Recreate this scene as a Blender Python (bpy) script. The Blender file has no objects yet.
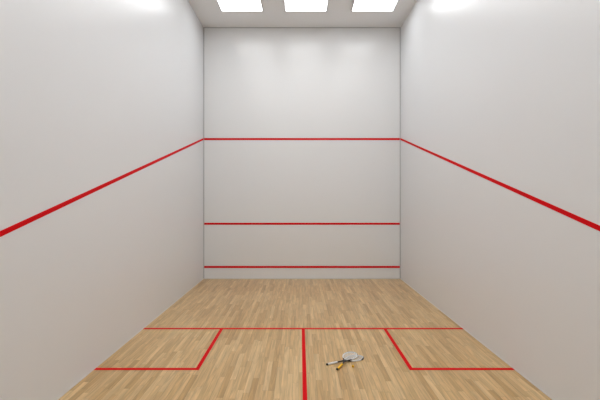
import bpy, bmesh, math
from mathutils import Vector, Matrix
S=bpy.context.scene
S.view_settings.view_transform='Standard'
S.view_settings.look='None'
S.view_settings.exposure=0.0
W=6.44; HW=3.22; H=8.22; L=16.5; CL=9.75

# ---------------- materials ----------------
def mat(name,col,rough=0.5,metal=0.0,spec=0.5):
    m=bpy.data.materials.new(name); m.use_nodes=True
    b=m.node_tree.nodes['Principled BSDF']
    b.inputs['Base Color'].default_value=(*col,1)
    b.inputs['Roughness'].default_value=rough
    b.inputs['Metallic'].default_value=metal
    b.inputs['Specular IOR Level'].default_value=spec
    return m
def N(nt,t,**k):
    n=nt.nodes.new(t)
    for a,v in k.items(): setattr(n,a,v)
    return n
def wall_mat(name,col,rough,spec=0.35,var=0.006):
    m=mat(name,col,rough,0,spec); nt=m.node_tree; b=nt.nodes['Principled BSDF']
    tc=N(nt,'ShaderNodeTexCoord')
    n1=N(nt,'ShaderNodeTexNoise'); n1.inputs['Scale'].default_value=0.35; n1.inputs['Detail'].default_value=1
    nt.links.new(tc.outputs['Object'],n1.inputs['Vector'])
    mx=N(nt,'ShaderNodeMix',data_type='RGBA')
    mx.inputs[6].default_value=(*[c*(1-var) for c in col],1); mx.inputs[7].default_value=(*[min(1,c*(1+var)) for c in col],1)
    nt.links.new(n1.outputs['Fac'],mx.inputs[0]); nt.links.new(mx.outputs[2],b.inputs['Base Color'])
    return m
M_wall=wall_mat('wall_plaster',(0.82,0.832,0.85),0.27,0.22)
M_front=wall_mat('front_wall_plaster',(0.86,0.865,0.87),0.22,0.5)
M_ceil=wall_mat('ceiling_paint',(0.88,0.88,0.88),0.7)
M_red=mat('red_line_paint',(0.72,0.001,0.006),0.6,0,0.08)
M_trim=mat('trim_white',(0.76,0.76,0.76),0.4)
M_gap=mat('joint_grey',(0.45,0.45,0.45),0.7)
M_frame=mat('fixture_frame',(0.7,0.7,0.71),0.5)
M_em=bpy.data.materials.new('light_diffuser'); M_em.use_nodes=True
b=M_em.node_tree.nodes['Principled BSDF']
b.inputs['Base Color'].default_value=(0.9,0.9,0.9,1)
b.inputs['Emission Color'].default_value=(0.965,0.985,1.0,1)
b.inputs['Emission Strength'].default_value=4.7

# maple floor
M_floor=mat('maple_floor',(0.6,0.42,0.25),0.3)
nt=M_floor.node_tree; B=nt.nodes['Principled BSDF']; lk=nt.links.new
def math_(op,a,b=None):
    n=N(nt,'ShaderNodeMath',operation=op)
    for i,v in enumerate((a,b)):
        if v is None: continue
        if isinstance(v,(int,float)): n.inputs[i].default_value=v
        else: lk(v,n.inputs[i])
    return n.outputs[0]
tc=N(nt,'ShaderNodeTexCoord'); sp=N(nt,'ShaderNodeSeparateXYZ'); lk(tc.outputs['Object'],sp.inputs[0])
bw=0.083; bl=1.05
xs=math_('DIVIDE',sp.outputs[0],bw); ix=math_('FLOOR',xs); fx=math_('FRACT',xs)
wn=N(nt,'ShaderNodeTexWhiteNoise',noise_dimensions='1D'); lk(ix,wn.inputs['W'])
ys=math_('ADD',math_('DIVIDE',sp.outputs[1],bl),math_('MULTIPLY',wn.outputs['Value'],7.3))
iy=math_('FLOOR',ys); fy=math_('FRACT',ys)
cb=N(nt,'ShaderNodeCombineXYZ'); lk(ix,cb.inputs[0]); lk(iy,cb.inputs[1])
w2=N(nt,'ShaderNodeTexWhiteNoise',noise_dimensions='2D'); lk(cb.outputs[0],w2.inputs['Vector'])
cr=N(nt,'ShaderNodeValToRGB'); lk(w2.outputs['Value'],cr.inputs[0])
e=cr.color_ramp.elements
e[0].position=0; e[0].color=(0.54,0.325,0.128,1)
e[1].position=1; e[1].color=(0.76,0.53,0.265,1)
x=e.new(0.25); x.color=(0.635,0.405,0.175,1)
x=e.new(0.7); x.color=(0.69,0.46,0.212,1)
mp=N(nt,'ShaderNodeMapping'); mp.inputs['Scale'].default_value=(26,1.6,1)
ofs=N(nt,'ShaderNodeVectorMath',operation='ADD'); lk(tc.outputs['Object'],ofs.inputs[0])
sc=N(nt,'ShaderNodeVectorMath',operation='SCALE'); lk(w2.outputs['Color'],sc.inputs[0]); sc.inputs['Scale'].default_value=20
lk(sc.outputs[0],ofs.inputs[1]); lk(ofs.outputs[0],mp.inputs[0])
gn=N(nt,'ShaderNodeTexNoise'); gn.inputs['Scale'].default_value=1.0; gn.inputs['Detail'].default_value=6; gn.inputs['Distortion'].default_value=0.8
lk(mp.outputs[0],gn.inputs['Vector'])
gr=N(nt,'ShaderNodeMapRange'); gr.inputs[1].default_value=0.3; gr.inputs[2].default_value=0.7; gr.inputs[3].default_value=0.74; gr.inputs[4].default_value=1.14
lk(gn.outputs['Fac'],gr.inputs[0])
edge=math_('MINIMUM',math_('MULTIPLY',math_('MINIMUM',fx,math_('SUBTRACT',1,fx)),bw),math_('MULTIPLY',math_('MINIMUM',fy,math_('SUBTRACT',1,fy)),bl))
er=N(nt,'ShaderNodeMapRange'); er.inputs[1].default_value=0.0; er.inputs[2].default_value=0.003; er.inputs[3].default_value=0.5; er.inputs[4].default_value=1.0
lk(edge,er.inputs[0])
tot=math_('MULTIPLY',gr.outputs[0],er.outputs[0])
vs=N(nt,'ShaderNodeVectorMath',operation='SCALE'); lk(cr.outputs[0],vs.inputs[0]); lk(tot,vs.inputs['Scale'])
lk(vs.outputs[0],B.inputs['Base Color'])
B.inputs['Roughness'].default_value=0.28
B.inputs['Specular IOR Level'].default_value=0.4
bp=N(nt,'ShaderNodeBump'); bp.inputs['Strength'].default_value=0.15; bp.inputs['Distance'].default_value=0.002
lk(er.outputs[0],bp.inputs['Height']); lk(bp.outputs[0],B.inputs['Normal'])

# ---------------- helpers ----------------
def obj(name,bm,m,parent=None,smooth=False):
    bmesh.ops.recalc_face_normals(bm,faces=bm.faces)
    me=bpy.data.meshes.new(name); bm.to_mesh(me); bm.free()
    for mm in (m if isinstance(m,list) else [m]): me.materials.append(mm)
    if smooth:
        for p in me.polygons: p.use_smooth=True
    o=bpy.data.objects.new(name,me); S.collection.objects.link(o)
    if parent: o.parent=parent
    return o
def box(bm,a,b,mi=0):
    vs=[bm.verts.new((x,y,z)) for x in (a[0],b[0]) for y in (a[1],b[1]) for z in (a[2],b[2])]
    for q in ((0,1,3,2),(4,6,7,5),(0,4,5,1),(2,3,7,6),(0,2,6,4),(1,5,7,3)):
        f=bm.faces.new([vs[i] for i in q]); f.material_index=mi
def boxo(name,a,b,m,parent=None):
    bm=bmesh.new(); box(bm,a,b); return obj(name,bm,m,parent)
def prism(name,pts,d,m,parent=None):
    bm=bmesh.new(); A=[bm.verts.new(p) for p in pts]; Bv=[bm.verts.new(Vector(p)+Vector(d)) for p in pts]
    bm.faces.new(A); bm.faces.new(Bv[::-1]); n=len(A)
    for i in range(n): bm.faces.new((A[i],A[(i+1)%n],Bv[(i+1)%n],Bv[i]))
    return obj(name,bm,m,parent)

# ---------------- room ----------------
T=0.2
boxo('floor',(-HW-T,-L-T,-0.2),(HW+T,T,0),M_floor)
boxo('ceiling',(-HW-T,-L-T,H),(HW+T,T,H+0.2),M_ceil)
wf=boxo('wall_front',(-HW-T,0,0),(HW+T,T,H),M_front)
boxo('wall_back',(-HW-T,-L-T,0),(HW+T,-L,H),M_wall)
wl=boxo('wall_left',(-HW-T,-L,0),(-HW,0,H),M_wall)
wr=boxo('wall_right',(HW,-L,0),(HW+T,0,H),M_wall)
boxo('trim_1',(-HW,-0.012,0),(-HW+0.022,0,H),M_gap)
boxo('trim_2',(HW-0.022,-0.012,0),(HW,0,H),M_gap)
boxo('trim_3',(-HW+0.022,-0.012,H-0.02),(HW-0.022,0,H),M_gap)
boxo('baseboard_front',(-HW+0.022,-0.02,0),(HW-0.022,0,0.035),M_trim)
boxo('baseboard_left',(-HW,-L,0),(-HW+0.008,-0.02,0.02),M_trim)
boxo('baseboard_right',(HW-0.008,-L,0),(HW,-0.02,0.02),M_trim)

# ---------------- lines ----------------
t=0.004; g=0.022
lw=0.066
boxo('out_line',(-HW+g,-t,4.57-lw/2),(HW-g,0,4.57+lw/2),M_red)
boxo('service_line',(-HW+g,-t,1.80-lw/2),(HW-g,0,1.80+lw/2),M_red)
tin=boxo('tin',(-HW+g,-0.008,0.355),(HW-g,0,0.42),M_red)
zb=2.18
for s,n,wp in ((-1,'out_line_left',wl),(1,'out_line_right',wr)):
    h=lw/2*0.95
    prism(n,[(s*HW,-0.012,4.57+h),(s*HW,-CL,zb+h),(s*HW,-CL,zb-h),(s*HW,-0.012,4.57-h)],(-s*t,0,0),M_red,wp)
ys_=-14*(1-80/130.0); yn=-14*(1-80/170.5)
fl=0.08; ft=0.003
boxo('short_line',(-HW+.008,ys_-fl/2,0),(HW-.008,ys_+fl/2,ft),M_red)
boxo('half_court_line',(-0.03,-CL,0),(0.03,ys_-fl/2,ft),M_red)
for s,n in ((-1,'service_box_line'),(1,'service_box_line.001')):
    bx=1.64
    bm=bmesh.new()
    x0,x1=sorted((s*(bx-0.03),s*(bx+0.03)))
    box(bm,(x0,yn-fl/2,0),(x1,ys_-fl/2,ft))
    x0,x1=sorted((s*(bx+0.03),s*(HW-.008)))
    box(bm,(x0,yn-fl/2,0),(x1,yn+fl/2,ft))
    obj(n,bm,M_red)

# ---------------- ceiling lights ----------------
k=0
for r in range(6):
    yc=-1.90-r*2.5
    for xc in (-1.78,0.11,2.08):
        nm='ceiling_light' if k==0 else 'ceiling_light.%03d'%k; k+=1
        bm=bmesh.new(); a=0.63; w=0.03; z0=H-0.04
        box(bm,(xc-a+w,yc-a+w,z0+0.012),(xc+a-w,yc+a-w,H),1)
        box(bm,(xc-a,yc-a,z0),(xc+a,yc-a+w,H)); box(bm,(xc-a,yc+a-w,z0),(xc+a,yc+a,H))
        box(bm,(xc-a,yc-a+w,z0),(xc-a+w,yc+a-w,H)); box(bm,(xc+a-w,yc-a+w,z0),(xc+a,yc+a-w,H))
        obj(nm,bm,[M_frame,M_em])

# ---------------- rackets ----------------
def sweep(bm,pts,ru,rv,closed=False,seg=8,mi=0):
    n=len(pts); rings=[]
    for i,p in enumerate(pts):
        a=pts[(i-1)%n] if closed or i>0 else p; c=pts[(i+1)%n] if closed or i<n-1 else p
        d=(Vector(c)-Vector(a)).normalized(); u=d.cross(Vector((0,0,1))).normalized(); v=u.cross(d)
        U=ru[i] if isinstance(ru,list) else ru; V=rv[i] if isinstance(rv,list) else rv
        rings.append([bm.verts.new(Vector(p)+u*U*math.cos(2*math.pi*j/seg)+v*V*math.sin(2*math.pi*j/seg)) for j in range(seg)])
    for i in range(n if closed else n-1):
        A=rings[i]; Bq=rings[(i+1)%n]
        for j in range(seg):
            f=bm.faces.new((A[j],A[(j+1)%seg],Bq[(j+1)%seg],Bq[j])); f.material_index=mi
    if not closed:
        bm.faces.new(rings[0][::-1]).material_index=mi; bm.faces.new(rings[-1]).material_index=mi
M_str=mat('string_white',(0.9,0.9,0.88),0.5)
M_blk=mat('racket_black',(0.02,0.02,0.022),0.4)
M_wht=mat('racket_white',(0.9,0.9,0.9),0.3)
M_yel=mat('grip_yellow',(0.90,0.50,0.02),0.6)
def racket(name,loc,rot,tilt,mf,ma,mg,mc,mt):
    e=bpy.data.objects.new(name,None); S.collection.objects.link(e)
    e.location=loc; e.rotation_euler=(0,tilt,rot)
    cx,A,Bw=0.545,0.155,0.112
    z=0.0
    def head(a,k=1.0):
        x=math.cos(a); y=math.sin(a)
        w=Bw*(1-0.10*max(0,-x))
        return Vector((cx+A*k*x,w*k*y,z))
    n=56
    bm=bmesh.new()
    sweep(bm,[head(2*math.pi*i/n) for i in range(n)],0.009,0.011,True,10)
    obj('frame',bm,mf,e,True)
    bm=bmesh.new()
    pts=[head(-1.2+2.4*i/24,1.045) for i in range(25)]
    sweep(bm,pts,0.007,0.0115,False,8); obj('bumper',bm,ma,e,True)
    bm=bmesh.new()
    for s in (-1,1):
        p0=head(math.pi-s*0.75)
        pts=[]
        for i in range(9):
            q=i/8; pts.append(Vector((p0.x+(0.30-p0.x)*q, p0.y*(1-q)**1.3+math.copysign(0.006,p0.y)*q,z)))
        sweep(bm,pts,0.010,0.009,False,8)
    obj('throat',bm,mt,e,True)
    bm=bmesh.new()
    sweep(bm,[Vector((0.19+0.02*i,0,z)) for i in range(7)],[0.012]*5+[0.013,0.014],[0.009]*7,False,12)
    obj('shaft',bm,mt,e,True)
    bm=bmesh.new(); pts=[];ru=[]
    for i in range(45):
        pts.append(Vector((0.012+0.19*i/44,0,z))); ru.append(0.0175+0.0012*math.sin(i*math.pi/2))
    sweep(bm,pts,ru,[r*0.88 for r in ru],False,12); obj('grip',bm,mg,e,True)
    bm=bmesh.new()
    sweep(bm,[Vector((0.0,0,z)),Vector((0.004,0,z)),Vector((0.016,0,z)),Vector((0.022,0,z))],[0.014,0.0200,0.0200,0.0185],[0.013,0.0165,0.0165,0.016],False,12)
    obj('butt_cap',bm,mc,e,True)
    bm=bmesh.new(); Ai=A*0.985; Bi=Bw*0.965
    for i in range(-6,7):
        y=i*0.0165
        if abs(y)>=Bi: continue
        hx=Ai*math.sqrt(1-(y/Bi)**2)
        sweep(bm,[Vector((cx-hx,y,0.0007)),Vector((cx+hx,y,0.0007))],0.0016,0.0012,False,5)
    for i in range(-8,9):
        xx=i*0.0175
        if abs(xx)>=Ai: continue
        hy=Bi*math.sqrt(1-(xx/Ai)**2)*(1-0.10*max(0,-xx/Ai))
        sweep(bm,[Vector((cx+xx,-hy,-0.0007)),Vector((cx+xx,hy,-0.0007))],0.0016,0.0012,False,5)
    obj('strings',bm,M_str,e)
    return e
CX=-0.065
def g2(px,py):
    d=2.61*428/(py-199.0); return Vector((CX+(px-300)*d/428, d-14.0,0))
def place(name,p,q,zl,tilt,*m):
    a=g2(*p); b_=g2(*q); r=math.atan2(b_.y-a.y,b_.x-a.x)
    return racket(name,(a.x,a.y,zl),r,tilt,*m)
place('squash_racket',(326.5,365.5),(363,357),0.0168,0.0070,M_wht,M_blk,M_wht,M_blk,M_blk)
place('squash_racket.001',(337,370.5),(355,354),0.0170,-0.052,M_wht,M_blk,M_yel,M_blk,M_blk)
bm=bmesh.new(); bmesh.ops.create_uvsphere(bm,u_segments=24,v_segments=16,radius=0.02)
o=obj('squash_ball',bm,M_yel,None,True); p=g2(353,367.5); o.location=(p.x,p.y,0.02)

# ---------------- camera / world ----------------
c=bpy.data.cameras.new('camera'); co=bpy.data.objects.new('camera',c); S.collection.objects.link(co)
co.location=(CX,-14,2.61); co.rotation_euler=(math.radians(90),0,0)
c.sensor_width=36; c.lens=36*428/600; c.shift_y=-1/600; c.clip_end=100
S.camera=co
w=bpy.data.worlds.new('world'); S.world=w; w.use_nodes=True
w.node_tree.nodes['Background'].inputs[0].default_value=(0.8,0.85,0.9,1)
w.node_tree.nodes['Background'].inputs[1].default_value=0.2
